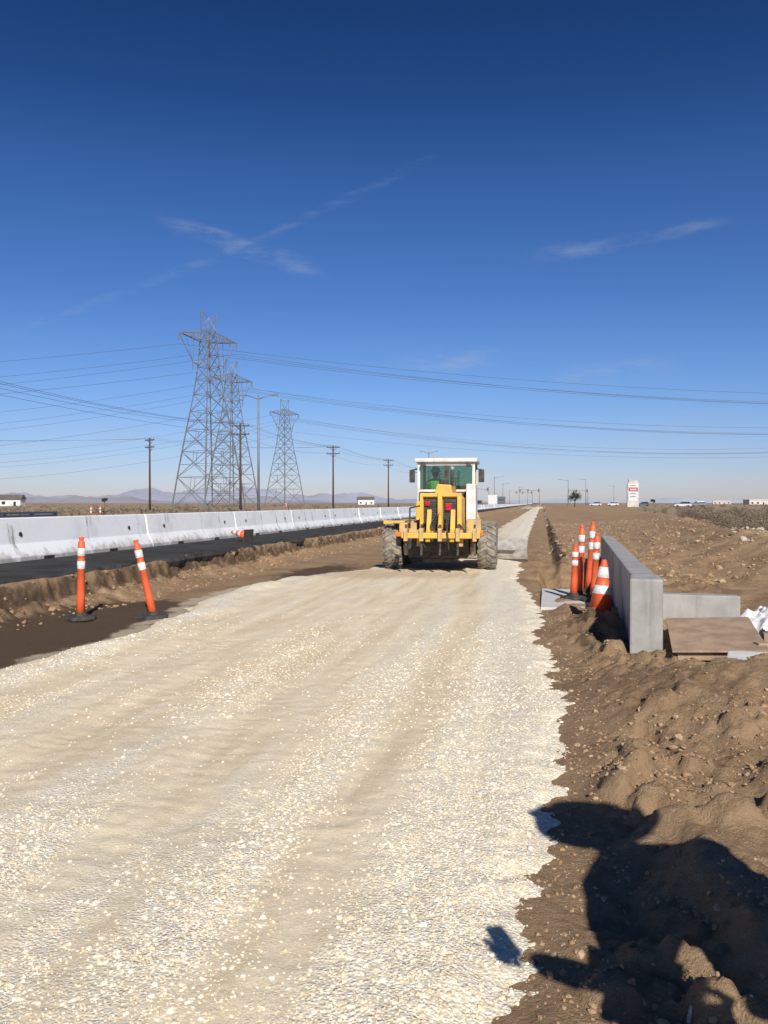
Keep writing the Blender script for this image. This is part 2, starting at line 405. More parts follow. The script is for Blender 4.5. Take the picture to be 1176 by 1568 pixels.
def barrier_mesh(Ln,holes=True):
    bm=bmesh.new()
    ny=int(Ln/.5) if holes else 1
    rings=[[bm.verts.new((p[0],Ln*k/ny,p[1])) for p in prof] for k in range(ny+1)]
    n=len(prof)
    for k in range(ny):
        for i in range(n): bm.faces.new((rings[k][i],rings[k][(i+1)%n],rings[k+1][(i+1)%n],rings[k+1][i]))
    bm.faces.new(rings[0]);bm.faces.new(rings[-1][::-1])
    if holes:
        def tag(r):
            for f in {f for v in r['verts'] for f in v.link_faces}: f.material_index=1
        for y in (.9,Ln-.9): tag(bmesh.ops.create_cone(bm,cap_ends=True,segments=14,radius1=.045,radius2=.045,depth=.05,matrix=Matrix.Translation((.138,y,.5))@Matrix.Rotation(R(90-8),4,'Y')))
        for y in (1.6,Ln-1.9): tag(bmesh.ops.create_cube(bm,size=1,matrix=Matrix.Translation((.29,y,.03))@Matrix.Diagonal((.04,.35,.062,1))))
        for z in (.2,.62): tag(bmesh.ops.create_cube(bm,size=1,matrix=Matrix.Translation((0,Ln+.02,z))@Matrix.Diagonal((.09,.06,.025,1))))
        tag(bmesh.ops.create_cone(bm,cap_ends=True,segments=8,radius1=.016,radius2=.016,depth=.95,matrix=Matrix.Translation((0,Ln+.03,.47))))
    bmesh.ops.recalc_face_normals(bm,faces=bm.faces)
    me=bpy.data.meshes.new('barrier');bm.to_mesh(me);bm.free();me.materials.append(BM);me.materials.append(DK);return me
bme=barrier_mesh(6.02)
y=-5.0
for k in range(34):
    o=bpy.data.objects.new('concrete_barrier',bme);COL.objects.link(o)
    o.location=(-9.86+random.uniform(-.05,.05),y,.502);o.rotation_euler=(0,0,random.uniform(-.007,.007));y+=6.1
long=barrier_mesh(700,False);o=bpy.data.objects.new('concrete_barrier',long);COL.objects.link(o);o.location=(-9.86,y,.502)

# ---------------------------------------------------------------- cones & delineators
OR=M('orange_plastic',(.86,.13,.04),(.66,.11,.04),.55,scale=6)
WR=M('reflective_white',(.82,.82,.80),(.62,.61,.58),.4,scale=20)
BK=M('black_rubber',(.03,.03,.03),(.07,.062,.05),.8,scale=10)
def delineator(loc,tilt=(0,0,0),h=1.1,name='delineator_post'):
    e=empty(name,loc)
    g=empty('post',(0,0,.03),0,e);g.rotation_euler=tilt
    lathe('tube',g,[(.060,0),(.054,.3),(.048,h*.60),(.053,h*.605),(.053,h*.70),(.048,h*.705),(.048,h*.76),(.053,h*.765),(.053,h*.86),(.047,h*.865),(.045,h*.93),(.03,h*.95),(.025,h*.965),(.035,h*.975),(.035,h*.995),(.01,h)],[OR,WR],20,idx=[0,0,0,1,0,0,0,1,0,0,0,0,0,0,0])
    lathe('base',e,[(.215,0),(.215,.025),(.19,.045),(.09,.055),(.075,.10),(.06,.10)],BK,8,smooth=False)
    return e
def cone(loc,rot=(0,0,0),h=.71,name='traffic_cone'):
    e=empty(name,loc);e.rotation_euler=rot
    lathe('cone_body',e,[(.145,.03),(.118,h*.36),(.121,h*.365),(.100,h*.52),(.097,h*.525),(.078,h*.66),(.081,h*.665),(.058,h*.86),(.055,h*.865),(.036,h*.97),(.028,h)],[OR,WR],24,idx=[0,0,1,0,0,0,1,0,0,0])
    box('cone_base',e,(-.18,-.18,0),(.18,.18,.035),OR if name=='traffic_cone' else BK,.008)
    return e
def gnd(x,y): return float(H(np.array([x]),np.array([y]))[0])
delineator((-6.20,10.35,gnd(-6.2,10.35)),(0,R(1),0))
delineator((-5.35,10.8,gnd(-5.35,10.8)),(R(2),R(-13),0))
delineator((.62,14.1,.05),(0,R(1.5),0),1.15)
delineator((.78,14.7,.05),(0,R(4),0),1.2)
delineator((.50,13.7,.05),(0,R(2),0),.85)
delineator((.80,13.5,.05),(R(3),R(3),0),1.05)
cone((.74,11.1,gnd(.74,11.1)-.03),(R(-4),R(7),.4))
cone((-8.25,22.6,.66),(R(10),R(-82),R(-35)),.71,'fallen_traffic_cone')
delineator((-30,95,.3),(0,0,0),1.4)
delineator((-24.5,42,.35),(0,0,0),1.1);delineator((-24.8,43.5,.35),(0,0,0),1.1)

# ---------------------------------------------------------------- concrete headwall
def conc(name,a,b_,st,dist=.004):
    m,nt,b=newmat(name);tc=N(nt,'ShaderNodeTexCoord').outputs['Object']
    col=mixc(nt,mapr(nt,noise(nt,tc,2.2,7,.65),.35,.7),a,b_)
    mp=N(nt,'ShaderNodeMapping');mp.inputs['Scale'].default_value=(4,4,.5);L(nt,tc,mp.inputs['Vector'])
    col=mixc(nt,mapr(nt,noise(nt,mp.outputs[0],1.4,6,.6),.50,.70,0,.7),col,st)
    vo=N(nt,'ShaderNodeTexVoronoi');vo.inputs['Scale'].default_value=24;L(nt,tc,vo.inputs['Vector'])
    hole=mapr(nt,vo.outputs['Distance'],.07,.11,1,0)
    hole=math_(nt,'MULTIPLY',hole,mapr(nt,noise(nt,tc,6,2),.5,.56))
    col=mixc(nt,math_(nt,'MULTIPLY',hole,.6),col,(.12,.11,.1))
    L(nt,col,b.inputs['Base Color']);b.inputs['Roughness'].default_value=.85
    bp=N(nt,'ShaderNodeBump');bp.inputs['Strength'].default_value=.5;bp.inputs['Distance'].default_value=dist
    L(nt,math_(nt,'SUBTRACT',noise(nt,tc,30,6,.7),hole),bp.inputs['Height']);L(nt,bp.outputs[0],b.inputs['Normal']);return m
CW=conc('cast_concrete',(.42,.405,.375),(.32,.305,.275),(.22,.205,.18))
CS=conc('slab_concrete',(.64,.62,.58),(.54,.52,.48),(.46,.42,.37))
wall=empty('concrete_headwall')
prism('wall_body',wall,[(.95,9.35),(1.20,9.33),(1.64,20.4),(1.38,20.4)],'z',-1.0,.822,CW,.018)
prism('end_pilaster',wall,[(.88,8.78),(1.20,8.72),(1.235,9.33),(.945,9.36)],'z',-.4,.828,CW,.022)
prism('wing_wall',wall,[(1.262,11.25),(1.262,11.02),(2.42,10.92),(2.42,11.14)],'z',-.3,.44,CW,.015)
JM=M('joint',(.2,.19,.18))
for yy in (11.6,14.0,16.4,18.8):
    x0=.95+(yy-9.35)*.0389
    box('form_joint',wall,(x0-.004,yy,.0),(x0+.01,yy+.02,.80),JM)
prism('concrete_slab',None,[(-.02,12.6),(1.0,12.5),(1.12,15.3),(.0,15.35)],'z',-.15,.045,CS,.012)
prism('concrete_footing',None,[(1.50,7.35),(3.6,7.0),(3.8,8.0),(1.7,8.15)],'z',-.1,.23,M('white_concrete',(.74,.72,.68),(.64,.61,.56),.85,scale=5),.012)
PW=M('plywood',(.46,.32,.21),(.33,.22,.145),.8,scale=4,bump=.3)
pl=empty('plywood_sheet',(1.80,9.0,.25));pl.rotation_euler=(R(4.5),R(-3),R(-6))
box('panel',pl,(-.50,-.75,0),(.36,.75,.018),PW,.003)
box('batten',pl,(-.45,-.7,-.09),(.3,-.61,-.003),PW,.004)
box('batten_2',pl,(-.45,.5,-.09),(.3,.59,-.003),PW,.004)
def tarp(name,loc,sx,sy,hh,mat,seed):
    xs_=np.linspace(-1,1,60);ys_=np.linspace(-1,1,44);X,Y=np.meshgrid(xs_,ys_)
    r=np.sqrt(X**2+Y**2)
    Z=hh*np.clip(1-r**2,0,1)**.6*(.7+.9*fbm(X*2,Y*2,seed,2))+hh*.8*np.abs(fbm(X*2.6,Y*2.6,seed+3,3,.5))
    Xd=X*sx*(1+.35*fbm(Y*2,X*2,seed+5,2));Yd=Y*sy*(1+.35*fbm(X*2,Y*2,seed+8,2))
    V=np.stack([Xd,Yd,Z-.02],-1).reshape(-1,3);i=np.arange(59*43);a=(i//59)*60+i%59
    o=fastmesh(name,V,np.stack([a,a+1,a+61,a+60],-1),mat,True);o.location=loc;return o
WT=M('white_plastic_sheet',(.86,.85,.83),(.74,.73,.70),.5,scale=6)
tarp('white_plastic_sheet',(2.50,9.85,.20),.46,.55,.22,WT,3)
tarp('dark_tarp',(2.45,9.25,.22),.20,.2,.10,M('dark_tarp',(.06,.06,.065)),9)
box('lumber',None,(2.0,8.55,.18),(3.1,8.66,.26),PW,.005,(0,0,R(14)))
box('lumber',None,(2.2,8.85,.18),(3.3,8.98,.28),PW,.005,(0,0,R(-6)))

# ---------------------------------------------------------------- people
def body(name,parent,J,E,mats,sub=2):
    names=list(J);idx={n:i for i,n in enumerate(names)}
    me=bpy.data.meshes.new(name+'_sk');me.from_pydata([J[n][0] for n in names],[(idx[a],idx[b]) for a,b,_ in E],[])
    o=bpy.data.objects.new(name+'_sk',me);COL.objects.link(o)
    md=o.modifiers.new('s','SKIN');md.use_smooth_shade=True
    if not me.skin_vertices: me.skin_vertices.new()
    for i,n in enumerate(names):
        r=J[n][1];sv=me.skin_vertices[0].data[i];sv.radius=(r,r) if not isinstance(r,tuple) else r
        sv.use_root=(i==0)
    s=o.modifiers.new('u','SUBSURF');s.levels=sub;s.render_levels=sub
    dg=bpy.context.evaluated_depsgraph_get();nm=bpy.data.meshes.new_from_object(o.evaluated_get(dg))
    bpy.data.objects.remove(o);nm.name=name
    nm.materials.clear()
    for m in mats:nm.materials.append(m)
    seg=[(Vector(J[a][0]),Vector(J[b][0]),m) for a,b,m in E]
    for p in nm.polygons:
        c=p.center;best=9;bi=0
        for a,b,m in seg:
            ab=b-a;t=max(0,min(1,(c-a).dot(ab)/max(ab.length_squared,1e-9)));dd=(c-(a+ab*t)).length
            if dd<best:best=dd;bi=m
        p.material_index=bi;p.use_smooth=True
    ob=bpy.data.objects.new(name,nm);COL.objects.link(ob);ob.parent=parent;return ob
SK=M('skin',(.50,.30,.21),(.44,.25,.17),.55);VS=M('hi_vis_vest',(.45,.95,.12),(.35,.80,.10),.7);JN=M('denim',(.06,.09,.16),(.04,.06,.11),.9,scale=20)
SH=M('dark_shirt',(.05,.055,.07));BT=M('boot_leather',(.12,.07,.04));HR=M('hair',(.04,.025,.018));HH=M('hard_hat',(.78,.78,.76),None,.35)
EY=M('eye',(.03,.02,.02),None,.2);LP=M('lips',(.35,.14,.11))
def head(parent,loc,yaw,brim=.152):
    e=empty('head',loc,yaw,parent)   # faces +y
    bm=bmesh.new();bmesh.ops.create_uvsphere(bm,u_segments=24,v_segments=18,radius=1)
    for v in bm.verts:
        z=v.co.z;w=.078*(1-.22*max(0,-z))
        v.co=Vector((v.co.x*w,v.co.y*.098*(1-.12*max(0,-z))+(.012 if z<-.4 and v.co.y>0 else 0),z*.122))
    fin(bm,'skull',e,SK,smooth=True)
    rod('nose',e,(0,.093,.012),(0,.108,-.022),.009,SK,.015)
    box('mouth',e,(-.024,.085,-.058),(.024,.094,-.050),LP,.002)
    for s in (-1,1):
        lathe('ear',e,[(.004,-.01),(.02,-.008),(.028,.0),(.02,.006),(.005,.007)],SK,12,(s*.078,-.005,0),(0,s*R(80),0))
        rod('eye',e,(s*.03,.088,.014),(s*.03,.0945,.014),.011,EY,.007)
    lathe('hair',e,[(.07,-.05),(.085,-.02),(.085,.03),(.07,.06)],HR,20,(0,-.018,0))
    lathe('hard_hat',e,[(brim-.002,.0),(brim,.006),(.122,.020),(.118,.055),(.105,.10),(.075,.135),(.03,.152),(.005,.154)],HH,28,(0,.008,.045))
    box('hat_peak',e,(-.075,.10,.045),(.075,brim+.035,.053),HH,.003)
    return e
def hand(parent,wrist,dirv,side,palmn,curl=.5):
    w=Vector(wrist);d=Vector(dirv).normalized();s=Vector(side).normalized();n=Vector(palmn).normalized()
    J={'w':(w,.026),'p':(w+d*.05,(.024,.03))};E=[('w','p',0)]
    for k,(off,ln) in enumerate(((.030,.075),(.010,.085),(-.010,.078),(-.030,.060))):
        b=w+d*.085+s*off;a=b;ang=0
        J[f'b{k}']=(b,.011);E.append(('p',f'b{k}',0));prev=f'b{k}'
        for j in range(3):
            ang+=curl;a=a+(d*math.cos(ang)+n*math.sin(ang))*ln*(.42,.33,.25)[j]
            J[f'f{k}{j}']=(a,.0088-.0012*j);E.append((prev,f'f{k}{j}',0));prev=f'f{k}{j}'
    t1=w+d*.035+s*.038;t2=t1+(d*.7+s*.5+n*.4).normalized()*.035;t3=t2+(d*.8+n*.6).normalized()*.028
    J['t1']=(t1,.013);J['t2']=(t2,.0105);J['t3']=(t3,.009);E+=[('w','t1',0),('t1','t2',0),('t2','t3',0)]
    return body('hand',parent,{k:(tuple(v[0]),v[1]) for k,v in J.items()},E,[SK],1)
# standing worker beside the photographer (his shadow falls at the lower right)
wx,wy=1.36,1.38
wk=empty('construction_worker',(wx,wy,gnd(wx,wy)-.01),R(10.8));wk.scale=(1.10,1.10,1.10)
J={'pel':((0,0,.95),.19),'ab':((-.01,.01,1.10),.21),'ch':((-.02,.02,1.28),(.26,.23)),'nb':((-.03,.02,1.44),.18),'nk':((-.04,.03,1.55),.10),'hd':((-.045,.035,1.62),.075),
 'sl':((-.20,-.14,1.41),.115),'el':((-.40,-.24,1.08),.080),'wl':((-.66,-.24,1.20),.040),
 'sr':((.17,.14,1.40),.115),'er':((.16,-.06,1.06),.080),'wr':((-.22,-.20,.98),.040),
 'hl':((-.08,-.07,.90),.13),'kl':((-.12,-.10,.50),.09),'al':((-.10,-.14,.11),.055),'tl':((-.22,-.02,.045),.045),
 'hr':((.08,.07,.90),.13),'kr':((.10,.14,.50),.09),'ar':((.12,.14,.11),.055),'tr':((.02,.28,.045),.045)}
E=[('pel','ab',0),('ab','ch',0),('ch','nb',0),('nb','nk',3),('nk','hd',3),('nb','sl',0),('sl','el',1),('el','wl',1),('nb','sr',0),('sr','er',1),('er','wr',1),
 ('pel','hl',2),('hl','kl',2),('kl','al',2),('al','tl',4),('pel','hr',2),('hr','kr',2),('kr','ar',2),('ar','tr',4)]
body('body',wk,J,E,[VS,SH,JN,SK,BT])
hd_=head(wk,(-.055,.05,1.69),R(50),.21);hd_.scale=(1.18,1.18,1.12)
hand(wk,(-.66,-.24,1.20),(-1,0,.25),(0,.3,1),(0,1,-.3),.55)
hand(wk,(-.22,-.20,.98),(-1,-.1,-.1),(0,.3,1),(0,1,0),.4)
box('phone',wk,(-.755,-.205,1.18),(-.68,-.195,1.31),BK,.004,(0,R(-10),0))
box('clipboard',wk,(-.52,-.20,.90),(-.29,-.19,1.20),BK,.003,(0,R(25),0))

# ---------------------------------------------------------------- motor grader
YE=M('grader_yellow',(.84,.47,.06),(.62,.37,.09),.5,scale=4,lo=.35,hi=.7)
YD=M('grader_yellow_dusty',(.70,.45,.15),(.45,.32,.16),.75,scale=5)
WH=M('cab_white',(.80,.79,.76),(.62,.59,.54),.5,scale=4)
BL=M('black_parts',(.03,.03,.03),(.08,.068,.052),.7,scale=9)
ST=M('worn_steel',(.50,.48,.45),(.36,.32,.27),.6,.3,scale=7)
RD=M('red_lens',(.55,.02,.02),None,.3);AM=M('amber_lens',(.8,.25,.02),None,.3)
TY=M('tyre_rubber',(.15,.14,.12),(.34,.29,.22),.9,scale=6)
def glass():
    m,nt,b=newmat('cab_glass');out=nt.nodes['Material Output']
    t=N(nt,'ShaderNodeBsdfTransparent');t.inputs[0].default_value=(.62,.74,.66,1)
    g=N(nt,'ShaderNodeBsdfGlossy');g.inputs[0].default_value=(.8,.85,.85,1);g.inputs['Roughness'].default_value=.04
    mx=N(nt,'ShaderNodeMixShader');mx.inputs[0].default_value=.07
    L(nt,t.outputs[0],mx.inputs[1]);L(nt,g.outputs[0],mx.inputs[2]);L(nt,mx.outputs[0],out.inputs[0]);return m
GLS=glass()
gr_=empty('motor_grader',(-2.33,19.3,.035),R(2.0))
def tyre(parent,loc,Rr=.56,w=.40,name='wheel',rz=0,lean=0):
    e=empty(name,loc,0,parent);e.rotation_euler=(0,lean,rz)
    h=w/2
    prof=[(Rr*.52,-h*.80),(Rr*.62,-h*.97),(Rr*.80,-h*1.0),(Rr*.90,-h*.93),(Rr*.945,-h*.80),(Rr*.955,-h*.4),(Rr*.955,h*.4),(Rr*.945,h*.80),(Rr*.90,h*.93),(Rr*.80,h*1.0),(Rr*.62,h*.97),(Rr*.52,h*.80)]
    lathe('tyre_carcass',e,prof,TY,40,(0,0,0),(0,R(90),0))
    lathe('rim',e,[(.05,-h*.3),(Rr*.2,-h*.55),(Rr*.22,-h*.25),(Rr*.46,-h*.3),(Rr*.5,-h*.82),(Rr*.53,-h*.82),(Rr*.53,h*.82),(Rr*.5,h*.82),(Rr*.46,h*.3),(Rr*.22,h*.25),(Rr*.2,h*.6),(.05,h*.6)],YD,28,(0,0,0),(0,R(90),0))
    V=[];F=[];n=20
    for k in range(n):
        for s in (-1,1):
            a0=2*math.pi*(k+(.5 if s>0 else 0))/n
            pts=[]
            for (xx,da) in ((0.01*s,0),(h*.62*s,.13),(h*1.0*s,.20)):
                pts.append((xx,a0+da))
            for i in range(2):
                x0,a_=pts[i];x1,b_=pts[i+1];wd=.075
                r0=Rr;r1=Rr if i==0 else Rr*.93
                q=len(V)
                for (xx,aa,rr) in ((x0,a_,r0),(x1,b_,r1)):
                    for da in (-wd,wd):
                        for r_ in (rr,rr*.90):
                            V.append((xx,r_*math.cos(aa+da*.9),r_*math.sin(aa+da*.9)))
                F+= [(q,q+2,q+6,q+4),(q+1,q+5,q+7,q+3),(q,q+4,q+5,q+1),(q+2,q+3,q+7,q+6),(q,q+1,q+3,q+2),(q+4,q+6,q+7,q+5)]
    o=fastmesh('tread_lugs',V,F,TY);o.parent=e
for sx in (-1,1):
    for yy in (0,1.35):
        tyre(gr_,(sx*1.08,yy,.56),.56,.42)
    prism('tandem_case',gr_,[(-.28,.36),(1.63,.36),(1.75,.56),(1.6,.78),(-.25,.78),(-.40,.56)],'x',sx*.70,sx*.84,YD,.02)
    rod('axle',gr_,(sx*.3,.68,.56),(sx*.72,.68,.56),.13,BL)
box('belly',gr_,(-.66,-.9,.34),(.68,1.5,.90),BL,.04)
box('transmission',gr_,(-.35,-.8,.24),(.35,.9,.42),BL,.05)
box('rear_plate',gr_,(-.50,-1.16,.50),(.66,-1.02,.90),BL,.02)
prism('engine_hood',gr_,[(-.34,.90),(.54,.90),(.54,1.66),(.44,1.76),(-.26,1.76),(-.34,1.66)],'y',-1.10,1.25,YE,.018)
prism('hood_top',gr_,[(-.12,1.755),(.30,1.755),(.26,1.98),(-.06,2.0)],'y',-.35,1.25,YE,.03)
box('grille_left',gr_,(-.275,-1.125,.96),(.025,-1.098,1.67),BL,.004)
box('grille_right',gr_,(.150,-1.125,.96),(.455,-1.098,1.67),BL,.004)
for k in range(11):
    zz=1.02+k*.056
    box('grille_slat',gr_,(-.27,-1.14,zz),(.01,-1.124,zz+.014),DK)
    box('grille_slat',gr_,(.18,-1.14,zz),(.45,-1.124,zz+.014),DK)
box('frame_left',gr_,(-.36,-1.20,.95),(-.29,-1.10,1.72),YE,.01)
box('frame_right',gr_,(.46,-1.20,.95),(.56,-1.10,1.72),YE,.01)
box('center_post',gr_,(.035,-1.24,1.02),(.135,-1.10,1.80),YE,.015)
box('hood_lip',gr_,(-.36,-1.20,1.70),(.56,-1.09,1.78),YE,.015)
box('tail_light',gr_,(-.25,-1.18,1.50),(-.14,-1.14,1.60),RD,.01)
box('tail_light',gr_,(.20,-1.18,1.40),(.34,-1.14,1.56),RD,.01)
pa=[(-1.18,1.42),(-1.10,1.42),(-1.30,.78),(-1.55,.72),(-1.60,.86),(-1.38,.98)]
prism('ripper_arm',gr_,pa,'x',-.20,-.10,YE,.012);prism('ripper_arm',gr_,pa,'x',.32,.42,YE,.012)
rod('ripper_cylinder',gr_,(.10,-1.26,1.34),(.10,-1.50,.98),.045,YE);rod('ripper_rod',gr_,(.10,-1.50,.98),(.10,-1.58,.84),.028,ST)
box('link_left',gr_,(-.40,-1.45,.62),(-.30,-1.0,.98),YD,.012)
box('link_right',gr_,(.50,-1.45,.62),(.60,-1.0,.98),YD,.012)
box('ripper_beam',gr_,(-.72,-1.62,.80),(.98,-1.44,.92),YE,.02)
for x in (-.62,-.28,.12,.50,.86):
    box('shank_holder',gr_,(x-.042,-1.68,.74),(x+.042,-1.42,1.02),YD,.012)
    prism('ripper_shank',gr_,[(-1.60,1.10),(-1.52,1.10),(-1.50,.6),(-1.56,.48),(-1.66,.44),(-1.60,.56)],'x',x-.022,x+.022,BL,.004)
box('step_box',gr_,(.66,-1.20,.86),(.98,-.65,1.20),YD,.02)
box('fender_left',gr_,(-1.02,-.62,1.10),(-.50,1.2,1.16),YD,.015)
box('battery_box',gr_,(-.86,-.9,.82),(-.46,-.3,1.12),YD,.02)
box('left_bracket',gr_,(-1.28,-.5,1.08),(-.86,-.42,1.16),YE,.01)
box('marker_light',gr_,(-.84,-1.66,.84),(-.72,-1.60,.94),AM,.01)
box('marker_light',gr_,(.98,-1.64,.86),(1.04,-1.58,.98),AM,.01)
rod('left_rail',gr_,(-.60,-1.05,1.0),(-.60,-1.05,1.45),.018,BL);rod('left_rail_2',gr_,(-.60,-1.05,1.45),(-.36,-1.05,1.5),.018,BL)
cu=bpy.data.curves.new('hoses','CURVE');cu.dimensions='3D';cu.bevel_depth=.018
for pts in ([(.0,-1.2,1.3),(-.12,-1.42,1.12),(-.02,-1.5,.95),(.1,-1.45,.8)],[(.22,-1.2,1.25),(.28,-1.42,1.0),(.15,-1.52,.9)],[(.5,-1.2,1.1),(.66,-1.38,.95),(.7,-1.3,.75),(.55,-1.1,.6)],[(-.3,-1.2,1.0),(-.45,-1.4,.9),(-.5,-1.2,.65)],[(-.2,-1.2,1.2),(-.3,-1.5,1.05),(-.35,-1.65,.8),(-.2,-1.5,.6)],[(.2,-1.2,1.1),(.25,-1.6,1.1),(.3,-1.7,.8),(.3,-1.5,.55)]):
    s=cu.splines.new('NURBS');s.points.add(len(pts)-1);s.use_endpoint_u=True;s.order_u=3
    for p,q in zip(s.points,pts):p.co=(*q,1)
o=bpy.data.objects.new('hydraulic_hoses',cu);COL.objects.link(o);cu.materials.append(BL);o.parent=gr_
box('side_tank',gr_,(.57,.35,1.10),(.80,1.25,2.02),WH,.03)
box('side_tank_left',gr_,(-.66,.6,1.10),(-.36,1.25,1.60),YE,.03)
rod('exhaust_stack',gr_,(.25,.15,1.95),(.25,.15,2.34),.035,BL);rod('exhaust_cap',gr_,(.25,.15,2.34),(.27,.11,2.40),.038,ST)
rod('precleaner',gr_,(-.02,.5,1.95),(-.02,.5,2.12),.06,BL)
cx0,cx1,cy0,cy1=-.70,.74,1.30,2.75
box('cab_floor',gr_,(cx0,cy0,1.10),(cx1,cy1,1.22),BL,.01)
box('cab_rear_panel',gr_,(cx0+.02,cy0,1.22),(cx1-.02,cy0+.05,1.84),BL,.01)
box('cab_side_panel',gr_,(cx0,cy0+.07,1.22),(cx0+.04,cy1,1.70),YE,.008)
box('cab_side_panel',gr_,(cx1-.04,cy0+.07,1.22),(cx1,cy1,1.70),YE,.008)
for x in (cx0,cx1-.07):
    for yy in (cy0,cy1-.07): box('cab_post',gr_,(x,yy,1.24),(x+.07,yy+.07,2.58),WH,.01)
box('cab_center_post',gr_,(-.02,cy0,1.86),(.08,cy0+.06,2.50),BL,.008)
box('window_header',gr_,(cx0+.072,cy0+.005,2.50),(cx1-.072,cy0+.06,2.58),WH,.005)
box('window_gasket',gr_,(cx0+.072,cy0+.01,1.842),(cx1-.072,cy0+.04,1.90),WH,.004)
for a,b_ in ((cx0+.072,-.022),(.082,cx1-.072)):
    box('rear_window',gr_,(a,cy0+.025,1.90),(b_,cy0+.031,2.498),GLS)
box('front_window',gr_,(cx0+.07,cy1-.04,1.75),(cx1-.07,cy1-.034,2.56),GLS)
for x in (cx0+.03,cx1-.035): box('side_window',gr_,(x,cy0+.075,1.72),(x+.006,cy1-.075,2.56),GLS)
box('cab_roof',gr_,(cx0-.06,cy0-.10,2.58),(cx1+.06,cy1+.10,2.68),WH,.03)
rod('beacon',gr_,(-.3,1.7,2.68),(-.3,1.7,2.73),.05,AM)
for s,x in ((-1,cx0),(1,cx1)):
    rod('mirror_arm',gr_,(x,cy0+.3,2.42),(x+s*.15,cy0+.2,2.40),.014,BL)
    box('mirror',gr_,(x+s*.15-.07,cy0+.15,2.08),(x+s*.15+.07,cy0+.2,2.40),BL,.015)
    box('work_light',gr_,(x-.06-s*.16,cy0-.16,2.47),(x+.06-s*.16,cy0-.105,2.56),BL,.01)
rod('grab_rail',gr_,(cx1+.03,cy0+.05,1.3),(cx1+.03,cy0+.05,2.3),.014,YE)
box('seat_back',gr_,(-.55,1.72,1.5),(-.1,1.80,1.90),BL,.04);box('seat',gr_,(-.55,1.82,1.45),(-.1,2.25,1.56),BL,.03)
box('console',gr_,(.15,1.6,1.3),(.55,2.1,2.0),BL,.03)
rod('steering_column',gr_,(-.22,2.6,1.25),(-.27,2.42,1.85),.04,BL)
op=empty('operator',(-.30,1.92,.06),0,gr_)
J={'pel':((0,0,1.62),.12),'ab':((0,-.02,1.76),.13),'ch':((0,-.01,1.92),(.18,.14)),'nb':((0,0,2.06),.09),'nk':((0,.01,2.13),.05),'hd':((0,.015,2.18),.045),
 'sl':((-.18,0,2.04),.07),'el':((-.25,.16,1.84),.042),'wl':((-.14,.36,1.86),.03),'sr':((.18,0,2.04),.07),'er':((.25,.16,1.84),.042),'wr':((.12,.36,1.86),.03),
 'hl':((-.09,.06,1.62),.085),'kl':((-.13,.44,1.62),.06),'al':((-.12,.52,1.27),.04),'hr':((.09,.06,1.62),.085),'kr':((.13,.44,1.62),.06),'ar':((.12,.52,1.27),.04)}
E=[('pel','ab',0),('ab','ch',0),('ch','nb',0),('nb','nk',3),('nk','hd',3),('nb','sl',0),('sl','el',0),('el','wl',3),('nb','sr',0),('sr','er',0),('er','wr',3),('pel','hl',2),('hl','kl',2),('kl','al',2),('pel','hr',2),('hr','kr',2),('kr','ar',2)]
body('body',op,J,E,[VS,SH,JN,SK]);head(op,(0,.02,2.25),0)
hand(op,(-.14,.36,1.86),(.3,1,.1),(.5,0,1),(.8,.2,-.3),.6);hand(op,(.12,.36,1.86),(-.3,1,.1),(-.5,0,1),(-.8,.2,-.3),.6)
prism('gooseneck',gr_,[(2.8,1.1),(2.8,1.5),(4.2,1.55),(6.0,1.2),(6.3,.8),(6.0,.7),(4.2,1.2)],'x',-.14,.18,YE,.03)
lathe('circle_gear',gr_,[(.62,.0),(.66,.02),(.66,.1),(.58,.1),(.56,.02)],YD,40,(.05,3.5,.62))
bl=empty('blade_carrier',(.05,3.5,0),R(-14),gr_)
prism('moldboard',bl,[(.10,.03),(.04,.15),(.02,.32),(.05,.48),(.12,.62),(.16,.61),(.09,.47),(.06,.32),(.08,.16),(.13,.04)],'x',-1.85,2.05,ST,0)
box('blade_edge',bl,(-1.85,.085,.0),(2.05,.10,.12),BL)
box('blade_rail',bl,(-1.0,-.1,.30),(1.75,-.0,.36),ST,.01)
rod('lift_cylinder',gr_,(.62,3.2,1.5),(.9,3.4,.55),.05,YE);rod('lift_cylinder',gr_,(-.5,3.2,1.5),(-.75,3.4,.55),.05,YE)
rod('front_axle',gr_,(-.95,5.9,.55),(1.0,5.9,.55),.09,YD)
tyre(gr_,(-1.0,5.9,.5),.5,.34,'front_wheel');tyre(gr_,(1.05,5.9,.5),.5,.34,'front_wheel')

